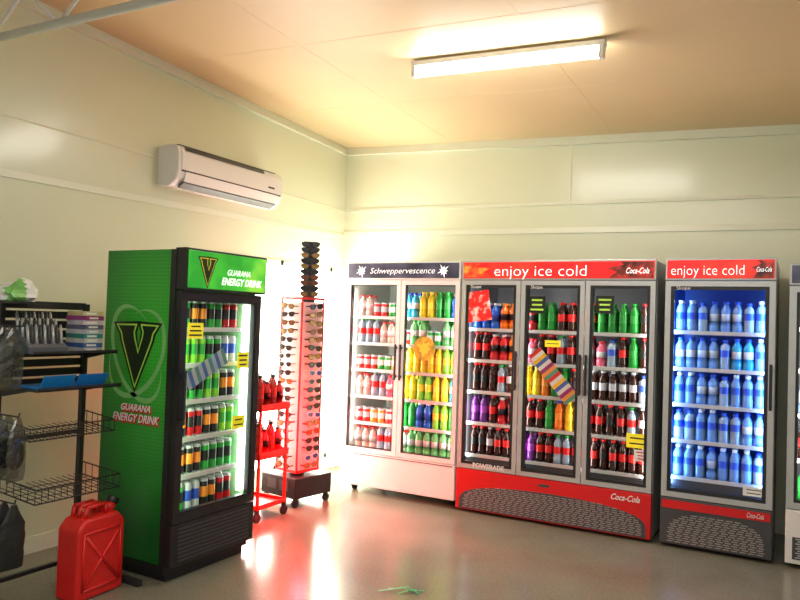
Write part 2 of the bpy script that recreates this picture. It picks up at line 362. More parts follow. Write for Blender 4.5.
K = {
 'c': (bottle_mesh('b_c', cola, lred, lred), 'soft_drink_bottle', 'dark cola bottle with red label and red cap', 'bottle', .067),
 'z': (bottle_mesh('b_z', cola, lblk, lred), 'soft_drink_bottle', 'dark cola bottle with black label and red cap', 'bottle', .067),
 'd': (bottle_mesh('b_d', cola, lsil, lsil), 'soft_drink_bottle', 'dark cola bottle with silver label', 'bottle', .067),
 's': (bottle_mesh('b_s', greenb, lgrn, lgrn), 'soft_drink_bottle', 'green lemonade bottle with green cap', 'bottle', .067),
 'f': (bottle_mesh('b_f', orangeb, lora, lblu), 'soft_drink_bottle', 'orange soft drink bottle with blue cap', 'bottle', .067),
 'y': (bottle_mesh('b_y', yellowb, lyel, lyel), 'soft_drink_bottle', 'yellow soft drink bottle', 'bottle', .067),
 'b': (bottle_mesh('b_b', blueb, lblu, lwht, .036, .21), 'sports_drink_bottle', 'blue sports drink bottle with white cap', 'bottle', .074),
 'r': (bottle_mesh('b_r', redb, lblk, lwht, .036, .21), 'sports_drink_bottle', 'red sports drink bottle with dark label', 'bottle', .074),
 'o': (bottle_mesh('b_o', orangeb, lblk, lora, .036, .21), 'sports_drink_bottle', 'orange sports drink bottle with dark label', 'bottle', .074),
 'w': (ribbed_mesh('b_w', clearb, lblu, lwht), 'water_bottle', 'clear water bottle with blue label', 'bottle', .070),
 'x': (bottle_mesh('b_x', clearb, lwht, lblu, .034, .215), 'water_bottle', 'clear water bottle with white label and blue cap', 'bottle', .070),
 'n': (ribbed_mesh('b_n', paleb, lblu, lblu, .034, .205), 'water_bottle', 'pale clear ribbed water bottle with blue cap', 'bottle', .070),
 'p': (bottle_mesh('b_p', purpleb, lpurp, lblk), 'soft_drink_bottle', 'purple grape drink bottle with dark cap', 'bottle', .067),
 'm': (bottle_mesh('b_m', milk, lwht, lred, .034, .19, False), 'flavoured_milk_bottle', 'pale flavoured milk bottle with red cap', 'bottle', .070),
 'k': (bottle_mesh('b_k', pinkb, lwht, lred, .034, .19, False), 'flavoured_milk_bottle', 'pink flavoured drink bottle with red cap', 'bottle', .070),
 'g': (bottle_mesh('b_g', pgreen, lwht, lgrn, .036, .215), 'mineral_water_bottle', 'pale green mineral water bottle with green cap', 'bottle', .075),
 'l': (bottle_mesh('b_l', limeb, lyel, lgrn), 'soft_drink_bottle', 'lime drink bottle with yellow label', 'bottle', .067),
 'a': (bottle_mesh('b_a', aqua, lwht, lblu, .034, .215), 'soft_drink_bottle', 'aqua blue drink bottle with white label', 'bottle', .070),
 't': (bottle_mesh('b_t', paleb, lred, lgrn, .033, .22), 'soft_drink_bottle', 'clear drink bottle with red label and green cap', 'bottle', .067),
 'V': (can_mesh('c_V', lgrn, lblk), 'drink_can', 'green energy drink can with black band', 'can', .060),
 'B': (can_mesh('c_B', lblk, lora), 'drink_can', 'black energy drink can with orange band', 'can', .060),
 'L': (can_mesh('c_L', limeb, lgrn), 'drink_can', 'lime green energy drink can', 'can', .060),
 'S': (can_mesh('c_S', lsil, lblu), 'drink_can', 'silver and blue energy drink can', 'can', .060),
 'E': (can_mesh('c_E', redb, lblk), 'drink_can', 'red and black energy drink can', 'can', .060),
 'R': (can_mesh('c_R', lred, lsil, .032, .125), 'drink_can', 'red and silver soft drink can', 'can', .067),
 'G': (can_mesh('c_G', lgrn, lwht, .032, .125), 'drink_can', 'green and white soft drink can', 'can', .067),
 'P': (can_mesh('c_P', lora, lwht, .032, .125), 'drink_can', 'orange and white soft drink can', 'can', .067),
}
PROTO = {}
def put(code, loc, group):
    me, nm, lab, cat, _ = K[code]
    if code not in PROTO:
        o = bpy.data.objects.new(nm, me); tag(o, lab, cat); PROTO[code] = o
    else: o = PROTO[code].copy()
    COL.objects.link(o); o.location = loc; o['group'] = group
    o.rotation_euler = (0, 0, random.uniform(0, 6.28))
def fill(fr, x0, x1, z, codes, group, y=.13, rows=1, ystep=.08):
    pit = max(K[c][4] for c in codes); n = max(int((x1-x0)/pit+1e-6), 1)
    for rw in range(rows):
        for i in range(n):
            c = codes[min(len(codes)-1, int(i*len(codes)/n))]
            lx = x0+(i+.5)*(x1-x0)/n; ly = y+rw*ystep
            p = fr.matrix_world @ Vector((lx, ly+random.uniform(-.003, .003), z))
            put(c, p, group)

# ------------------------------------------------------------------ fridge builder
def fridge(name, label, loc, rotz, w, H, D, nd, z0, z1, shelves, body, framem, header, panel, lamp=(1, 1, 1), power=10,
           handles=None, caster=True, headproj=.0, stile=.04, innerw=.018, liner=None, deck=None, FB=.09):
    f = empty(name, loc, (0, 0, rotz)); tag(f, label, 'fridge'); bpy.context.view_layer.update()
    yb = .055
    bm = bmesh.new()
    box(bm, 0, .035, yb, D, z0, H-.01, 0); box(bm, w-.035, w, yb, D, z0, H-.01, 0)
    box(bm, .035, w-.035, D-.04, D, z0, H-.01, 0); box(bm, .035, w-.035, yb, D, z1, H-.01, 0)
    box(bm, 0, w, yb, D, FB, z0, 0)
    box(bm, .035, .043, yb, D-.04, z0, z1, 1); box(bm, w-.043, w-.035, yb, D-.04, z0, z1, 1)
    box(bm, .043, w-.043, D-.048, D-.04, z0, z1, 1); box(bm, .043, w-.043, yb, D-.048, z0, z0+.008, 1); box(bm, .043, w-.043, yb, D-.048, z1-.008, z1, 1)
    mk('cabinet', bm, [body, liner or M['liner']], f)
    if deck:
        bm = bmesh.new(); box(bm, .045, w-.045, .08, D-.06, z0+.009, deck-.0015); mk('cabinet_deck', bm, M['dark'], f)
    bm = bmesh.new(); box(bm, 0, w, -headproj, yb, z1+.01, H, 1); box(bm, .012, w-.012, -headproj-.006, -headproj, z1+.022, H-.012, 0)
    hd = mk('sign_header', bm, [header, framem], f, bevel=.003)
    bm = bmesh.new(); box(bm, 0, w, 0, yb, FB, z0-.012)
    lp = mk('lower_panel', bm, panel, f, bevel=.006)
    dw = w/nd
    for i in range(nd):
        a = i*dw+.003; b = (i+1)*dw-.003; zb = z0-.005; zt = z1+.004
        bm = bmesh.new()
        for (x0_, x1_, za, zc) in ((a, a+stile, zb, zt), (b-stile, b, zb, zt), (a+stile, b-stile, zb, zb+stile), (a+stile, b-stile, zt-stile, zt)):
            box(bm, x0_, x1_, 0, .045, za, zc, 0)
        A, B, Z0, Z1 = a+stile, b-stile, zb+stile, zt-stile
        for (x0_, x1_, za, zc) in ((A, A+innerw, Z0, Z1), (B-innerw, B, Z0, Z1), (A+innerw, B-innerw, Z0, Z0+innerw), (A+innerw, B-innerw, Z1-innerw, Z1)):
            box(bm, x0_, x1_, .006, .04, za, zc, 1)
        d = mk('door', bm, [framem, M['black']], f)
        side = (handles or ['R']*nd)[i]
        hx = b-stile*.55 if side == 'R' else a+stile*.55
        bm = bmesh.new(); zc = (z0+z1)/2+.05
        box(bm, hx-.009, hx+.009, -.034, -.018, zc-.15, zc+.15)
        for zz in (zc-.13, zc+.11): box(bm, hx-.007, hx+.007, -.02, .002, zz, zz+.02)
        mk('handle', bm, M['black'], d, bevel=.004)
    for z in shelves:
        if z > z0+.03:
            bm = bmesh.new()
            x = .055
            while x < w-.05: box(bm, x-.0018, x+.0018, .085, D-.06, z-.006, z-.0005, 0); x += .03
            for yy in (.085, .3, D-.07): box(bm, .046, w-.046, yy, yy+.006, z-.011, z-.005, 0)
            box(bm, .046, w-.046, .074, .083, z-.018, z+.008, 1)
            mk('shelf', bm, [M['wire'], M['rail']], f)
    if caster:
        for cx in (.07, w-.07):
            for cy in (.12, D-.1):
                R = min(.035, FB*.55)
                bm = bmesh.new(); box(bm, cx-.02, cx+.02, cy-.02, cy+.02, R, FB+.002); cyl(bm, (cx-.013, cy+.01, R), (cx+.013, cy+.01, R), R, seg=16)
                mk('caster', bm, M['rubber'], f)
    zc = (z0+z1)/2; hh = (z1-z0)*.9
    n = nd+1
    for i in range(n):
        lx = min(max(i*dw, .052), w-.052)
        lt = light('interior_lamp', 'AREA', (lx, .062, zc), power*(1 if 0 < i < nd else .7), lamp, (math.pi/2, 0, 0), .02, hh, f)
        yaw = -.6 if i == 0 else (.6 if i == nd else 0)
        lt.rotation_euler = (math.pi/2, 0, yaw)
    return f, hd, lp

Y0 = 5.29; Dp = .74; ZB, ZT = .352, 1.83
SH = [.445, .70, .95, 1.20, 1.45]
SH3 = [.475, .73, .98, 1.23, 1.485]
SH1 = [ZB+.018, .60, .83, 1.06, 1.29, 1.52]
linerw = mat('pale_fridge_liner', (.50, .54, .48), .4, noise=.03)
W1D = 1.085
f1, h1, p1 = fridge('double_door_fridge', 'white two-door glass drinks fridge with dark header sign', (-3.475, Y0, 0), 0, W1D, 1.99, Dp, 2, ZB+.01, ZT,
    SH1, M['white'], M['white'], M['darklit'], M['white'], (.97, 1, .93), 7.5, ['R', 'L'], stile=.038, innerw=.008, liner=linerw, FB=.07)
text('Schweppervescence', .07, M['whitetext'], h1, (.545, -.0085, 1.912), shear=.25, width=.62, bold=-.0008)
def star(r0, r1, n, cx, czz):
    return [(cx+(r0 if i % 2 else r1*(.7+.3*((i//2) % 2)))*math.cos(math.pi*i/n), czz+(r0 if i % 2 else r1*(.7+.3*((i//2) % 2)))*math.sin(math.pi*i/n)) for i in range(2*n)]
for cx in (.15, .935):
    bm = bmesh.new(); prism(bm, star(.02, .06, 9, cx, 1.912), -.0085, -.0065); mk('starburst_emblem', bm, M['whitetext'], h1)
TX = -2.375; TW = 1.49
f2, h2, p2 = fridge('triple_door_fridge', 'silver three-door glass drinks fridge with red header sign and red base', (TX, Y0, 0), 0, TW, 1.99, Dp, 3, ZB, ZT,
    SH, M['silver'], M['silver'], M['redlit'], M['red'], (1, .97, .94), 5.5, ['R', 'R', 'L'], stile=.034, innerw=.022, deck=.445, FB=.025)
text('enjoy ice cold', .118, M['whitetext'], h2, (.64, -.0085, 1.905), width=.72, bold=-.0018)
bm = bmesh.new(); prism(bm, [(.02, 1.86), (.26, 1.86), (.18, 1.90), (.24, 1.93), (.12, 1.94), (.16, 1.97), (.02, 1.97)], -.0082, -.0062); mk('burst_print', bm, M['fire'], h2)
bm = bmesh.new(); prism(bm, [(1.47, 1.855), (1.16, 1.855), (1.22, 1.90), (1.15, 1.925), (1.27, 1.95), (1.24, 1.972), (1.47, 1.972)], -.0082, -.0062); mk('burst_print', bm, M['cokedark'], h2)
text('Coca-Cola', .06, M['whitetext'], h2, (1.36, -.009, 1.905), shear=.4, width=.16)
SX = -.825; SW = .69
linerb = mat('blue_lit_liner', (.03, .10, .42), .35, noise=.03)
f3, h3, p3 = fridge('single_door_fridge', 'silver single-door water fridge with blue lit interior and red header', (SX, Y0, 0), 0, SW, 1.99, Dp, 1, ZB, ZT,
    SH3, M['silver'], M['silver'], M['redlit'], M['dark'], (.20, .42, 1.0), 15, ['R'], stile=.036, innerw=.024, deck=.475, liner=linerb, FB=.025)
text('enjoy ice cold', .1, M['whitetext'], h3, (.27, -.0085, 1.905), width=.46, bold=-.0015)
bm = bmesh.new(); prism(bm, [(.67, 1.855), (.55, 1.855), (.58, 1.90), (.54, 1.925), (.60, 1.95), (.58, 1.972), (.67, 1.972)], -.0082, -.0062); mk('burst_print', bm, M['cokedark'], h3)
text('Coca-Cola', .045, M['whitetext'], h3, (.615, -.009, 1.91), shear=.4, width=.09)
bm = bmesh.new(); box(bm, .01, SW-.01, -.004, .001, .27, .325); mk('red_stripe', bm, M['red'], p3)
f4, h4, p4 = fridge('glass_door_fridge', 'white glass-door drinks fridge with dark header sign', (-.06, Y0, 0), 0, .70, 1.95, Dp, 1, ZB+.03, 1.80,
    [ZB+.038, .68, .97, 1.26, 1.53], M['white'], M['silver'], M['darklit'], M['white'], (1, 1, 1), 5, ['R'], FB=.03)

def grille(parent, x0, x1, z0, z1, arch=True, m=M['dark'], m2=M['silver']):
    bm = bmesh.new(); cx = (x0+x1)/2; rx = (x1-x0)/2; N = 28
    if arch:
        pts = [(cx-rx, z0)]+[(cx-rx*math.cos(math.pi*i/N), z0+.012+(z1-z0-.012)*math.sin(math.pi*i/N)**.5) for i in range(N+1)]+[(cx+rx, z0)]
    else: pts = [(x0, z0), (x0, z1), (x1, z1), (x1, z0)]
    prism(bm, pts, -.005, .002, 0)
    z = z0+.010; r = 0
    while z < z1-.01:
        h = (z-z0-.012)/(z1-z0-.012) if arch else 0
        half = rx*(math.sqrt(max(0, 1-h**4)) if arch and h > 0 else 1)*.96
        n = max(1, int(half*2/.05))
        for i in range(n):
            a = cx-half+i*2*half/n+(.012 if r % 2 else 0)
            box(bm, a+.006, min(a+2*half/n-.006, cx+half), -.007, -.004, z, z+.0065, 1)
        z += .0145; r += 1
    return mk('vent_grille', bm, [m, m2], parent)
greyslat = mat('grey_slats', (.30, .27, .26), .5, noise=.1)
grille(p2, .03, 1.46, .035, .24, m2=greyslat); grille(p3, .03, SW-.03, .035, .25, m2=greyslat)
grille(p4, .04, .66, .06, .2, False)
text('Coca-Cola', .06, M['whiteprint'], p2, (1.31, -.002, .290), shear=.4, bold=.0008, width=.20)
text('Coca-Cola', .045, M['whiteprint'], p3, (.59, -.006, .297), shear=.4, width=.10)
text('POWERADE', .05, M['whiteprint'], f2, (.27, -.002, ZB+.025), bold=.001, width=.26)
bm = bmesh.new(); box(bm, .68, .76, -.003, 0, .285, .305); mk('badge', bm, M['dark'], p2)
for f, x in ((f2, .1), (f2, .60), (f3, .1)):
    text('Skope', .035, M['whiteprint'], f, (x+.02, .004, ZT-.045), width=.09)
bm = bmesh.new(); box(bm, .02, W1D-.02, -.003, .002, .335, .342); mk('panel_seam', bm, M['dark'], p1)

g1 = 'drinks in the white two-door fridge'; g2 = 'drinks in the three-door fridge'; g3 = 'water bottles in the single-door fridge'; g4 = 'drinks in the end fridge'
L1 = ['mtmggg', 'RPRsbls', 'mtkylya', 'RGPyyl', 'tmRgGg', 'mRGaysb']
for i, z in enumerate(SH1): fill(f1, .055, W1D-.055, z, L1[i], g1, rows=2)
L2 = ['zdccpcctcczccc', 'pcrzccsfyfczctd', 'zztdcyfsszdddddn', 'crropkzctcczkncsz', 'bboobrssccycssssz']
for i, z in enumerate(SH):
    fill(f2, .055, 1.435, z, L2[i], g2, rows=2)
L3 = ['wwxwwn', 'nwnx', 'wxnww', 'xxnaw', 'wnxxnw']
for i, z in enumerate(SH3): fill(f3, .055, .635, z, L3[i], g3, rows=2)
for i, z in enumerate([ZB+.038, .68, .97, 1.26, 1.53]): fill(f4, .06, .34, z, ['s', 'c', 'x', 'g', 'b'][i], g4)

def poster(name, parent, x, z, w, h, m, rot=0.0, y=-.0008, lines=0, label=None, inkm=None):
    bm = bmesh.new(); box(bm, -w/2, w/2, -.001, .001, -h/2, h/2, 0)
    for i in range(lines):
        zz = h/2-(i+.8)*h/(lines+.6); ww = w*random.uniform(.28, .42)
        box(bm, -ww, ww, -.0016, -.001, zz-h*.05, zz+h*.05, 1)
    o = mk(name, bm, [m, inkm or M['blackprint']], parent, (x, y+.011, z), (0, rot, 0))
    if label: o['label'] = label
    return o
sash = stripes('striped_sash', [(.5, .02, .02), (.6, .6, .55), (.65, .4, .02), (.05, .1, .35), (.55, .55, .5), (.25, .02, .12), (.6, .22, .05), (.08, .25, .15)], 0, 2.0)
poster('promotional_sash', f2, -1.612-TX, 1.12, .46, .12, sash, rot=.85)
redpost = blotch('red_white_poster', [(.8, .01, .01), (.75, .02, .02), (.85, .8, .75)], 16)
poster('red_poster', f2, -2.255-TX+.02, 1.63, .21, .24, redpost, rot=-.15)
for x, z in ((-1.75, 1.65), (-1.24, 1.66)): poster('dark_sticker', f2, x-TX, z, .13, .13, M['blackprint'], lines=3, inkm=M['limeprint'])
poster('price_card', f2, -.99-TX, .70, .15, .10, M['yellow'], lines=2)
poster('price_card', f2, -.95-TX, .60, .12, .08, M['whiteprint'], lines=3, inkm=M['red'])
poster('price_card', f2, -1.62-TX, 1.36, .12, .05, M['yellow'], lines=1)
poster('info_card', f3, .58, .45, .13, .06, M['whiteprint'], lines=2)
bm = bmesh.new(); N = 20
prism(bm, [(.10*math.cos(2*math.pi*i/N), .10*math.sin(2*math.pi*i/N)) for i in range(N)], -.001, .001, 0)
prism(bm, star(.04, .08, 7, 0, 0), -.002, -.001, 1)
mk('round_sticker', bm, [blotch('yellow_emblem', [(.7, .55, .05), (.6, .3, .03), (.2, .3, .05)], 20), mat('gold_print', (.75, .6, .05), .4, noise=.1)], f1, (-2.70+3.475, .011, 1.27))

# ------------------------------------------------------------------ green energy-drink fridge
VW, VD, VH = .685, .61, 1.865
VS = [.345, .56, .775, .99, 1.20, 1.41]
linerg = mat('greenish_liner', (.20, .36, .18), .4, noise=.03)
fv, hv, pv = fridge('energy_drink_fridge', 'green and black glass-door energy drink fridge beside the wall', (-3.0, 2.9, 0), math.pi/2, VW, VH, VD, 1, .335, 1.62,
    VS, M['vgreen'], M['black'], M['vgreenlit'], M['black'], (.70, 1, .62), 7, ['L'], caster=False, headproj=.03, stile=.045, innerw=.012, liner=linerg)
bm = bmesh.new(); box(bm, .03, VW-.03, .06, VD-.02, 0, .09); box(bm, 0, VW, .05, VD, .045, .095); mk('plinth', bm, M['black'], fv)
bm = bmesh.new(); box(bm, -.004, 0, .045, .085, .09, VH-.01); mk('corner_trim', bm, M['black'], fv)
bm = bmesh.new()
for i in range(9): box(bm, .05, VW-.05, -.006, 0, .115+i*.022, .124+i*.022)
mk('vent_grille', bm, M['dark'], pv)
bm = bmesh.new(); cyl(bm, (VW-.072, .070, .40), (VW-.072, .070, 1.56), .016, seg=12); mk('interior_tube', bm, M['cooltube'], fv)
VB = [(-1.25, 1.28), (-1.0, 1.0), (-.90, .62), (-.02, -1.45), (.90, .62), (1.0, 1.0), (1.25, 1.28), (.42, 1.28), (.52, 1.02), (.46, .72), (.12, -.15), (-.24, .72), (-.30, 1.02), (-.20, 1.28)]
def grow(pts, g):
    n = len(pts); out = []
    for i in range(n):
        p0 = Vector(pts[i-1]); p = Vector(pts[i]); p1 = Vector(pts[(i+1) % n])
        n0 = Vector(((p-p0).y, -(p-p0).x)).normalized(); n1 = Vector(((p1-p).y, -(p1-p).x)).normalized()
        b = (n0+n1); b = b.normalized() if b.length > 1e-4 else n0
        out.append(tuple(p+b*g/max(.55, b.dot(n0))))
    return out
deepg = mat('deep_green_print', (.006, .022, .006), .4, noise=.3)
def vlogo(parent, loc, rot, s, rings=True):
    bm = bmesh.new(); zs = 1.10; xs = 1.1 if rings else 1.0
    prism(bm, [(x*s*xs, z*s*zs) for x, z in grow(VB, .27 if rings else .32)], -.0008, 0, 0)
    prism(bm, [(x*s*xs, z*s*zs) for x, z in grow(VB, .14)], -.0016, -.0008, 1)
    prism(bm, [(x*s*xs, z*s*zs) for x, z in grow(VB, .05)], -.0024, -.0016, 2)
    mk('letter_v_emblem', bm, [M['blackprint'], M['limeprint'] if rings else M['yellow'], deepg], parent, loc, rot)
    if rings:
        for (rx, rz, tlt, a0, a1) in ((1.6, 2.7, .5, 20, 330), (1.8, 2.5, -.6, 200, 500)):
            bm = bmesh.new(); N = 50; prev = None
            for i in range(N+1):
                a = math.radians(a0+(a1-a0)*i/N); wd = .14*math.sin(math.pi*i/N)+.01
                pts = []
                for k in (1-wd*.5, 1+wd*.5):
                    x = rx*k*math.cos(a); z = rz*k*math.sin(a)
                    pts.append(((x*math.cos(tlt)-z*math.sin(tlt))*s, (x*math.sin(tlt)+z*math.cos(tlt))*s))
                cur = [bm.verts.new((p[0], -.0006, p[1])) for p in pts]
                if prev: bm.faces.new([prev[0], prev[1], cur[1], cur[0]])
                prev = cur
            mk('swoosh_print', bm, mat('pale_green_print', (.20, .52, .16), .4, noise=.2), parent, loc, rot)
RS = (0, 0, -math.pi/2)
vlogo(fv, (-.001, .335, 1.26), RS, .108)
RT = (math.pi/2, 0, -math.pi/2)
for s_, sz, z, wd in (('GUARANA', .055, .945, .24), ('ENERGY DRINK', .065, .885, .38)):
    text(s_, sz, M['red'], fv, (-.0012, .318, z-.008), RT, shear=.3, bold=.004, width=wd*1.03)
    text(s_, sz, M['whiteprint'], fv, (-.0022, .325, z), RT, shear=.3, bold=.001, width=wd)
vlogo(hv, (.16, -.037, 1.745), (0, 0, 0), .046, False)
text('GUARANA', .05, M['whitetext'], hv, (.42, -.0375, 1.745), shear=.3, width=.20)
text('ENERGY DRINK', .06, M['whitetext'], hv, (.45, -.0375, 1.69), shear=.3, bold=.001, width=.36)
gv = 'cans in the green fridge'
LV = ['VSBE', 'BBVV', 'BEBL', 'LVLB', 'LLVS', 'VBVE']
for i, z in enumerate(VS): fill(fv, .065, .595, z, LV[i], gv, rows=2, ystep=.065)
poster('promotional_sash', fv, .23, 1.18, .34, .10, stripes('blue_sash', [(.3, .38, .45), (.05, .12, .3), (.35, .4, .4), (.08, .2, .2)], 0, 3.0), rot=-.45)
poster('price_card', fv, .13, 1.40, .12, .09, M['yellow'], lines=3)
poster('price_card', fv, .54, 1.22, .10, .10, M['yellow'], lines=3)
poster('price_card', fv, .52, .84, .11, .08, M['yellow'], lines=2)

# ------------------------------------------------------------------ wire display rack
rk = empty('display_rack', (-3.58, 2.24, 0)); tag(rk, 'black metal wire display rack with wire baskets beside the green fridge', 'rack')
RL, RD = .50, .34
bm = bmesh.new()
for y in (0, RL): box(bm, -.015, .015, y-.013, y+.013, .03, 1.53)
for z in (.08, .8, 1.5): box(bm, -.012, .012, 0, RL, z, z+.02)
mk('back_frame', bm, M['blackmetal'], rk)
bm = bmesh.new()
for i in range(9): box(bm, -.022, -.016, -.01, RL+.01, 1.08+i*.052, 1.12+i*.052)
mk('slatted_back_panel', bm, M['blackmetal'], rk)
for y in (0, .565):
    bm = bmesh.new(); box(bm, -.04, RD+.12, y-.015, y+.015, .0, .035)
    if y: box(bm, -.02, .015, RL-.02, y+.015, .03, .05)
    mk('foot', bm, M['blackmetal'], rk, bevel=.004)
def wireshelf(z, depth, lip, slope=0.0):
    bm = bmesh.new(); t = .0038
    for zz in (0, lip):
        tube(bm, [(0, 0, z+zz+slope), (depth, 0, z+zz), (depth, RL, z+zz), (0, RL, z+zz+slope)], t)
    n = 14
    for i in range(n+1):
        y = RL*i/n; tube(bm, [(0, y, z+slope), (depth, y, z), (depth, y, z+lip)], .002, 6)
    for i in range(1, 4):
        x = depth*i/4; tube(bm, [(x, 0, z+slope*(1-i/4)), (x, RL, z+slope*(1-i/4))], .002, 6)
    for i in range(6):
        x = depth*i/6
        for y in (0, RL): tube(bm, [(x, y, z+slope*(1-i/6)), (x, y, z+lip+slope*(1-i/6))], .002, 6)
    mk('wire_basket', bm, M['blackmetal'], rk)
wireshelf(.54, RD, .07, .03); wireshelf(.84, RD-.06, .06, .03)
def solidshelf(z, depth):
    bm = bmesh.new(); box(bm, .015, depth, .0, RL, z-.006, z); box(bm, depth-.004, depth, 0, RL, z-.006, z+.014)
    for y in (0, RL-.004): prism(bm, [(.015, z), (depth*.8, z-.006), (.015, z-.05)], y, y+.004)
    mk('shelf', bm, M['blackmetal'], rk)
solidshelf(1.09, RD-.02); solidshelf(1.27, RD-.06)
rkX, rkY = -3.58, 2.24
pd = empty('pen_display', (rkX+.125, rkY+.13, 1.2702)); tag(pd, 'clear counter display of dark and silver pens', 'pen display')
bm = bmesh.new(); prism(bm, [(-.08, 0), (.08, 0), (.08, .03), (-.05, .13), (-.08, .13)], -.11, .11); mk('tray', bm, mat('smoky_tray', (.10, .11, .13), .25, noise=.15), pd)
for r in range(3):
    for i in range(9):
        bm = bmesh.new(); y = -.095+i*.0235; x = .055-r*.045; z = .035+r*.032
        cyl(bm, (x, y, z), (x-.015, y, z+.10), .0075, seg=8); cyl(bm, (x-.015, y, z+.10), (x-.0165, y, z+.11), .005, seg=8); mk('pen', bm, M['dark'] if i % 2 else M['silver'], pd)
cols = [(.45, .45, .5), (.05, .12, .35), (.6, .6, .55), (.04, .25, .22), (.5, .5, .55), (.12, .12, .2), (.6, .55, .6), (.3, .05, .2), (.55, .5, .25)]
for i, c in enumerate(cols):
    bm = bmesh.new(); box(bm, -.075, .075, -.06, .06, 0, .024, 0); box(bm, .075, .0756, -.04, .02, .007, .017, 1)
    o = mk('boxed_pack', bm, [mat('pack_%d' % i, c, .4, noise=.3, nscale=40), M['whiteprint']], None, (rkX+.14, rkY+.39, 1.2705+i*.0245), (0, 0, random.uniform(-.12, .12)), bevel=.002)
    tag(o, 'small boxed accessory pack stacked on the rack shelf', 'box', 'boxed packs on the rack')
for i, (c, y) in enumerate([((.01, .22, .65), .14), ((.01, .18, .6), .34)]):
    bm = bmesh.new(); prism(bm, [(-.13, 0), (.10, 0), (.14, .07), (.128, .07), (.095, .008), (-.13, .008)], -.09, .09)
    o = mk('plastic_tray', bm, mat('tray_%d' % i, c, .35, noise=.25, nscale=30), None, (rkX+.165, rkY+y, 1.0905), (0, 0, 0), bevel=.002)
    tag(o, 'bright blue plastic tray on the rack shelf', 'tray', 'plastic trays on the rack')
def hang(x, y, z, h, w, m, lab, fillm=None):
    e = empty('hanging_packet', (x, y, z), (0, 0, random.uniform(-.3, .3))); tag(e, lab, 'packet', 'packets hanging on the rack')
    bm = bmesh.new(); N = 10; vs = []; J = 8
    for i in range(N+1):
        t = i/N; ww = w*(.25+.75*min(1, t*3.2))*(1-.12*max(0, t-.8)*5); th = .004+.016*math.sin(math.pi*t)**.7
        ring = []
        for j in range(J):
            a = 2*math.pi*j/J; cr = 1+random.uniform(-.22, .22)
            ring.append(bm.verts.new((th*math.sin(a)*cr, ww/2*math.cos(a)*(1+random.uniform(-.06, .06)), -h*t+random.uniform(-.004, .004))))
        vs.append(ring)
    for i in range(N):
        for k in range(J): bm.faces.new([vs[i][k], vs[i][(k+1) % J], vs[i+1][(k+1) % J], vs[i+1][k]])
    bm.faces.new(vs[0]); bm.faces.new(vs[-1])
    mk('plastic_bag', bm, m, e)
    if fillm:
        bm = bmesh.new()
        for k in range(4):
            rr = w*(.36-.06*k)
            pts = [(.004*(k-1), rr*math.cos(a*math.pi/6), -h*.58+rr*1.5*math.sin(a*math.pi/6)) for a in range(13)]
            tube(bm, pts, .008, 6)
        mk('coiled_cable', bm, fillm, e)
hk = empty('peg_rack', (-3.30, 2.13, 0)); tag(hk, 'black metal peg stand hung with packets', 'rack')
bm = bmesh.new(); box(bm, -.31, -.285, -.012, .012, 0, 1.5); box(bm, -.45, .05, -.02, .02, 0, .03); mk('post', bm, M['blackmetal'], hk)
for z in (1.41, .98, .57):
    bm = bmesh.new(); cyl(bm, (-.30, 0, z), (.07, 0, z), .004, seg=8); cyl(bm, (.07, 0, z), (.076, 0, z+.02), .004, seg=8); mk('peg', bm, M['blackmetal'], hk)
for z, h, m, lab, fm in ((1.41, .30, M['bag'], 'clear plastic packet with black cable hanging on a peg', M['black']), (.98, .30, M['bag'], 'clear plastic packet with black cable hanging on a peg', M['black']), (.57, .30, M['black'], 'black packet hanging on a peg', None)):
    for j in range(4): hang(-3.46+j*.075-(.08 if z > 1.2 else 0), 2.13, z-.006, h, .12, m, lab, fm)
bm = bmesh.new(); bmesh.ops.create_icosphere(bm, subdivisions=3, radius=1.0)
for v in bm.verts:
    c = v.co; k = 1+.12*math.sin(5*c.x+3*c.y)+.10*math.sin(7*c.z+4*c.x)+random.uniform(-.04, .04)
    v.co = Vector((c.x*.07*k, c.y*.09*k, max(-.04, c.z*.07*k)+.04))
for f in bm.faces:
    f.smooth = False; f.material_index = 1 if (f.calc_center_median().y < -.01 and f.calc_center_median().x > .0) else 0
o = mk('plastic_package', bm, [mat('white_package', (.75, .76, .75), .3, noise=.15, nscale=30), mat('green_package_print', (.2, .5, .12), .35, noise=.3)], None, (rkX+.12, rkY+.02, 1.5302))
tag(o, 'crumpled white and green plastic package on top of the rack', 'package')
bm = bmesh.new(); box(bm, -.02, .24, -.07, .14, 1.52, 1.53); mk('top_shelf', bm, M['blackmetal'], rk)

# ------------------------------------------------------------------ red jerry can
jc = empty('jerry_can', (-3.27, 2.60, 0), (0, 0, math.radians(4))); tag(jc, 'red plastic fuel can with black cap on the floor', 'fuel can')
bm = bmesh.new()
prof = [(-.15, 0), (.15, 0), (.155, .02), (.155, .37), (.11, .42), (-.11, .42), (-.155, .37), (-.155, .02)]
a = [bm.verts.new((-.08, y, z)) for y, z in prof]; b = [bm.verts.new((.08, y, z)) for y, z in prof]
bm.faces.new(a); bm.faces.new(b)
for i in range(8): bm.faces.new([a[i], a[(i+1) % 8], b[(i+1) % 8], b[i]])
mk('can_body', bm, M['redplastic'], jc, bevel=.022, seg=4)
bm = bmesh.new()
for sx in (-1, 1):
    X0 = sx*.081
    for (y0, z0_, y1, z1_) in ((-.11, .07, .11, .33), (-.11, .33, .11, .07)):
        cyl(bm, (X0, y0, z0_), (X0, y1, z1_), .009, seg=8)
    tube(bm, [(X0, -.12, .055), (X0, .12, .055), (X0, .12, .345), (X0, -.12, .345), (X0, -.12, .055)], .007)
mk('embossed_ribs', bm, M['redplastic'], jc)
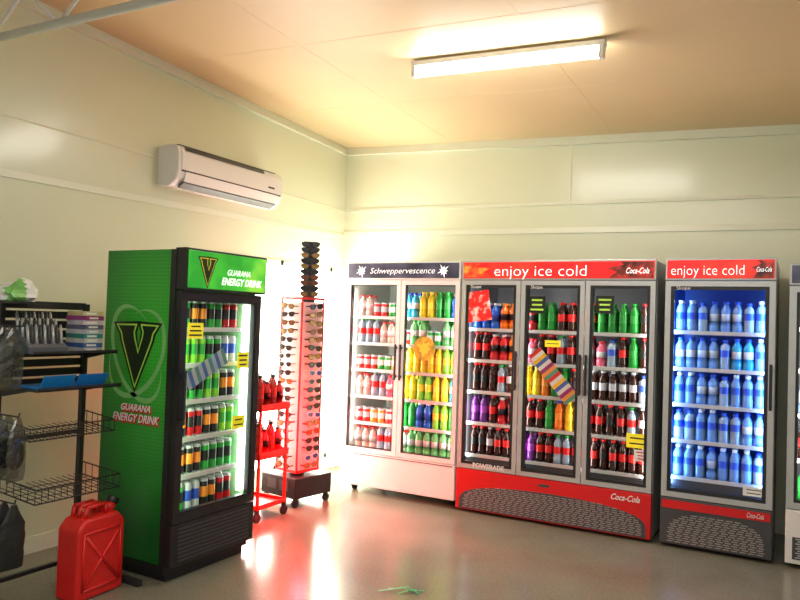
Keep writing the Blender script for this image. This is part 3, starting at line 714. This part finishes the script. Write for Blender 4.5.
for x in (-.045, 0, .045):
    bm = bmesh.new(); tube(bm, [(x, -.09, .415), (x, -.08, .47), (x, .04, .47), (x, .05, .415)], .012, 10); mk('carry_handle', bm, M['redplastic'], jc)
bm = bmesh.new(); cyl(bm, (0, .10, .41), (0, .125, .455), .028, seg=18); mk('spout_neck', bm, M['redplastic'], jc)
bm = bmesh.new(); cyl(bm, (0, .122, .45), (0, .138, .478), .034, seg=18); mk('cap', bm, M['black'], jc, bevel=.003)

# ------------------------------------------------------------------ red trolley
TRX, TRY = -3.56, 4.26
tr = empty('display_trolley', (TRX, TRY, 0)); tag(tr, 'red metal table-like display trolley with low shelf on casters', 'trolley')
for z, lip in ((.09, .035), (.45, .05), (.80, .05)):
    bm = bmesh.new(); box(bm, -.17, .17, -.17, .17, z, z+.01)
    for (a_, b_, c_, d_) in ((-.17, -.16, -.17, .17), (.16, .17, -.17, .17), (-.17, .17, -.17, -.16), (-.17, .17, .16, .17)): box(bm, a_, b_, c_, d_, z, z+lip)
    mk('tray', bm, M['redplastic'], tr, bevel=.003)
for sx in (-.155, .155):
    for sy in (-.155, .155):
        bm = bmesh.new(); box(bm, sx-.009, sx+.009, sy-.009, sy+.009, .07, .84); mk('post', bm, M['redplastic'], tr)
        bm = bmesh.new(); cyl(bm, (sx-.012, sy, .033), (sx+.012, sy, .033), .033, seg=14); box(bm, sx-.015, sx+.015, sy-.01, sy+.01, .05, .09); mk('caster', bm, M['rubber'], tr)
oil = bottle_mesh('oil', lred, lblk, lblk, .03, .20, False)
K['q'] = (oil, 'small_bottle', 'small red bottle with dark label on the red trolley', 'bottle', .09)
oil2 = bottle_mesh('oil2', redb, lred, lblk, .03, .25, False)
K['j'] = (oil2, 'small_bottle', 'tall all-red bottle with black cap on the red trolley', 'bottle', .09)
for z in (.46, .81):
    for i in range(4):
        for j in range(4): put('qj'[(i*3+j+int(z*10)) % 2], (TRX-.115+i*.075+random.uniform(-.004, .004), TRY-.115+j*.072, z+.0002), 'red bottles on the trolley')

# ------------------------------------------------------------------ sunglasses stand
sg = empty('sunglasses_stand', (-3.58, 4.80, 0), (0, 0, math.radians(-10))); tag(sg, 'rotating sunglasses stand with black base and tall topper', 'display stand')
bm = bmesh.new(); box(bm, -.20, .20, -.20, .20, .07, .23); mk('base_cabinet', bm, M['black'], sg, bevel=.006)
bm = bmesh.new(); box(bm, -.12, -.02, -.203, -.2, .12, .2); box(bm, .02, .12, -.203, -.2, .12, .2); mk('base_label', bm, M['dark'], sg)
for sx in (-.17, .17):
    for sy in (-.17, .17):
        bm = bmesh.new(); cyl(bm, (sx-.012, sy, .03), (sx+.012, sy, .03), .03, seg=14); box(bm, sx-.014, sx+.014, sy-.01, sy+.01, .045, .075); mk('caster', bm, M['rubber'], sg)
bm = bmesh.new(); box(bm, -.115, .115, -.115, .115, .25, 1.62); cyl(bm, (0, 0, .22), (0, 0, .26), .06)
mk('column', bm, mat('pale_pink_panel', (.90, .58, .56), .35, noise=.08), sg, bevel=.004)
bm = bmesh.new()
for sx in (-.12, .12):
    for sy in (-.12, .12): box(bm, sx-.006, sx+.006, sy-.006, sy+.006, .25, 1.66)
for z in (.25, 1.64):
    for s in (-.12, .12): box(bm, -.126, .126, s-.006, s+.006, z, z+.02); box(bm, s-.006, s+.006, -.126, .126, z, z+.02)
mk('column_frame', bm, M['redplastic'], sg)
TA = math.radians(47); tX = .045
bm = bmesh.new(); box(bm, -.05, .05, -.02, .02, 1.62, 2.12); mk('topper', bm, M['dark'], sg, (tX, .02, 0), (0, 0, TA))
def glasses_mesh(nm, fm, lm):
    bm = bmesh.new()
    for s in (-1, 1):
        ctr = s*.038
        base = [(-.030, .012), (-.016, .019), (.014, .021), (.034, .014), (.034, .0), (.020, -.017), (-.006, -.020), (-.024, -.010)]
        for (k, y0, y1, mi) in ((1.1, -.003, .001, 0), (.9, -.0045, -.003, 1)):
            prism(bm, [(ctr+s*x*k, z*k) for x, z in base], y0, y1, mi)
        box(bm, s*.073-.002, s*.073+.002, 0, .045, .002, .012, 0)
    box(bm, -.010, .010, -.003, .001, .005, .013, 0)
    bmesh.ops.recalc_face_normals(bm, faces=bm.faces)
    me = bpy.data.meshes.new(nm); bm.to_mesh(me); bm.free(); me.materials.append(fm); me.materials.append(lm); return me
lens = mat('dark_lens', (.015, .01, .01), .12, noise=.1); lens2 = mat('amber_lens', (.16, .05, .01), .12, noise=.1)
lens3 = mat('blue_lens', (.02, .06, .22), .12, noise=.1); lens4 = mat('mirror_lens', (.3, .16, .05), .15, .5, noise=.1)
GM = [(glasses_mesh('g1', M['black'], lens), 'black wraparound sunglasses hanging on the stand'), (glasses_mesh('g2', M['silver'], lens), 'silver-framed sunglasses with dark lenses on the stand'),
      (glasses_mesh('g3', mat('tortoise', (.12, .04, .015), .25, noise=.4, nscale=60), lens2), 'brown-framed sunglasses with amber lenses on the stand'),
      (glasses_mesh('g4', mat('white_frame', (.8, .8, .8), .3, noise=.05), lens3), 'white-framed sunglasses with blue lenses on the stand'),
      (glasses_mesh('g5', lred, lens4), 'red-framed sunglasses with mirrored lenses on the stand'), (glasses_mesh('g6', M['black'], lens4), 'black sunglasses with mirrored amber lenses on the stand')]
bpy.context.view_layer.update()
GP = []
for me, lab in GM:
    o = bpy.data.objects.new('sunglasses', me); tag(o, lab, 'sunglasses', 'sunglasses on the stand'); GP.append([o, False])
def glasses(lx, ly, z, ang, pool=None, tilt=0):
    g = random.choice(pool or (GP+[GP[0], GP[0], GP[5]]))
    o = g[0] if not g[1] else g[0].copy(); g[1] = True
    COL.objects.link(o)
    o.matrix_world = sg.matrix_world @ Matrix.Translation((lx, ly, z)) @ Matrix.Rotation(ang, 4, 'Z') @ Matrix.Rotation(tilt, 4, 'Y')
for r in range(20):
    z = .31+r*.067
    rt = lambda: random.uniform(-.12, .12)
    glasses(random.uniform(-.012, .012), -.166, z, 0, tilt=rt()); glasses(.166, random.uniform(-.012, .012), z, math.pi/2, tilt=rt())
    glasses(-.166, 0, z, -math.pi/2)
for r in range(10):
    d = .067
    glasses(tX+math.sin(TA)*d, .02-math.cos(TA)*d, 1.685+r*.045, TA, [GP[0], GP[0], GP[2], GP[5]])

# ------------------------------------------------------------------ green ribbon scrap
bm = bmesh.new()
def ribbon(pts, w):
    prev = None
    for i, p in enumerate(pts):
        p = Vector(p); d = (Vector(pts[min(i+1, len(pts)-1)])-Vector(pts[max(i-1, 0)])); n = Vector((-d.y, d.x, 0)).normalized()*w
        cur = [bm.verts.new(p-n), bm.verts.new(p+n)]
        if prev: bm.faces.new([prev[0], prev[1], cur[1], cur[0]])
        prev = cur
ribbon([(-.13, -.02, .002), (-.06, -.01, .012), (0, .01, .02), (.05, .0, .008), (.12, .03, .002)], .008)
ribbon([(-.08, .03, .002), (-.02, .0, .015), (.03, .02, .022), (.10, -.03, .003)], .007)
ribbon([(-.02, -.04, .002), (.03, -.01, .01), (.08, .04, .003)], .006)
tag(mk('ribbon_scrap', bm, mat('green_ribbon', (.03, .4, .16), .3, noise=.1), None, (-1.90, 3.55, 0), (0, 0, .4)), 'torn green plastic ribbon lying on the floor', 'ribbon')

# ------------------------------------------------------------------ lights
light('window_daylight', 'AREA', (WX+.03, (W0+W1)/2, 1.1), 52, (1.0, .95, .86), (0, -math.pi/2, 0), 1.7, 1.5)
light('corner_glow', 'POINT', (-3.72, 5.60, 1.15), 26, (1.0, .95, .80), radius=.2)  # added lamp without a fixture, brightens the walls by the window corner
light('corner_floor_glow', 'POINT', (-3.62, 5.15, .5), 10, (1.0, .90, .80), radius=.1)  # added lamp without a fixture, brightens the floor near the window
light('red_glow', 'POINT', (-3.30, 4.50, .62), 46, (1.0, .012, .02), radius=.06)  # added red lamp, no real source, tints stand and trolley
light('red_glow_low', 'POINT', (-3.30, 4.06, .14), 6, (1.0, .012, .02), radius=.04)  # second added red lamp, reddens the floor beside the trolley
light('warm_fill', 'AREA', (-.5, .5, 2.9), 66, (1, .99, .93), (0, 0, 0), 2.2, 2.2)  # added fill lamp under the ceiling, raises the overall brightness
w = bpy.data.worlds.new('world'); scene.world = w; w.use_nodes = True
w.node_tree.nodes['Background'].inputs[0].default_value = (1.0, .99, .93, 1); w.node_tree.nodes['Background'].inputs[1].default_value = .58

# ------------------------------------------------------------------ camera
cam = bpy.data.cameras.new('camera'); cam.lens = 32.4; cam.sensor_width = 36
co = bpy.data.objects.new('camera', cam); COL.objects.link(co); scene.camera = co
co.matrix_world = Matrix.Translation((0, 0, 1.5)) @ Matrix.Rotation(math.radians(29.06), 4, 'Z') @ Matrix.Rotation(math.radians(91.59), 4, 'X') @ Matrix.Rotation(math.radians(1.9), 4, 'Z')
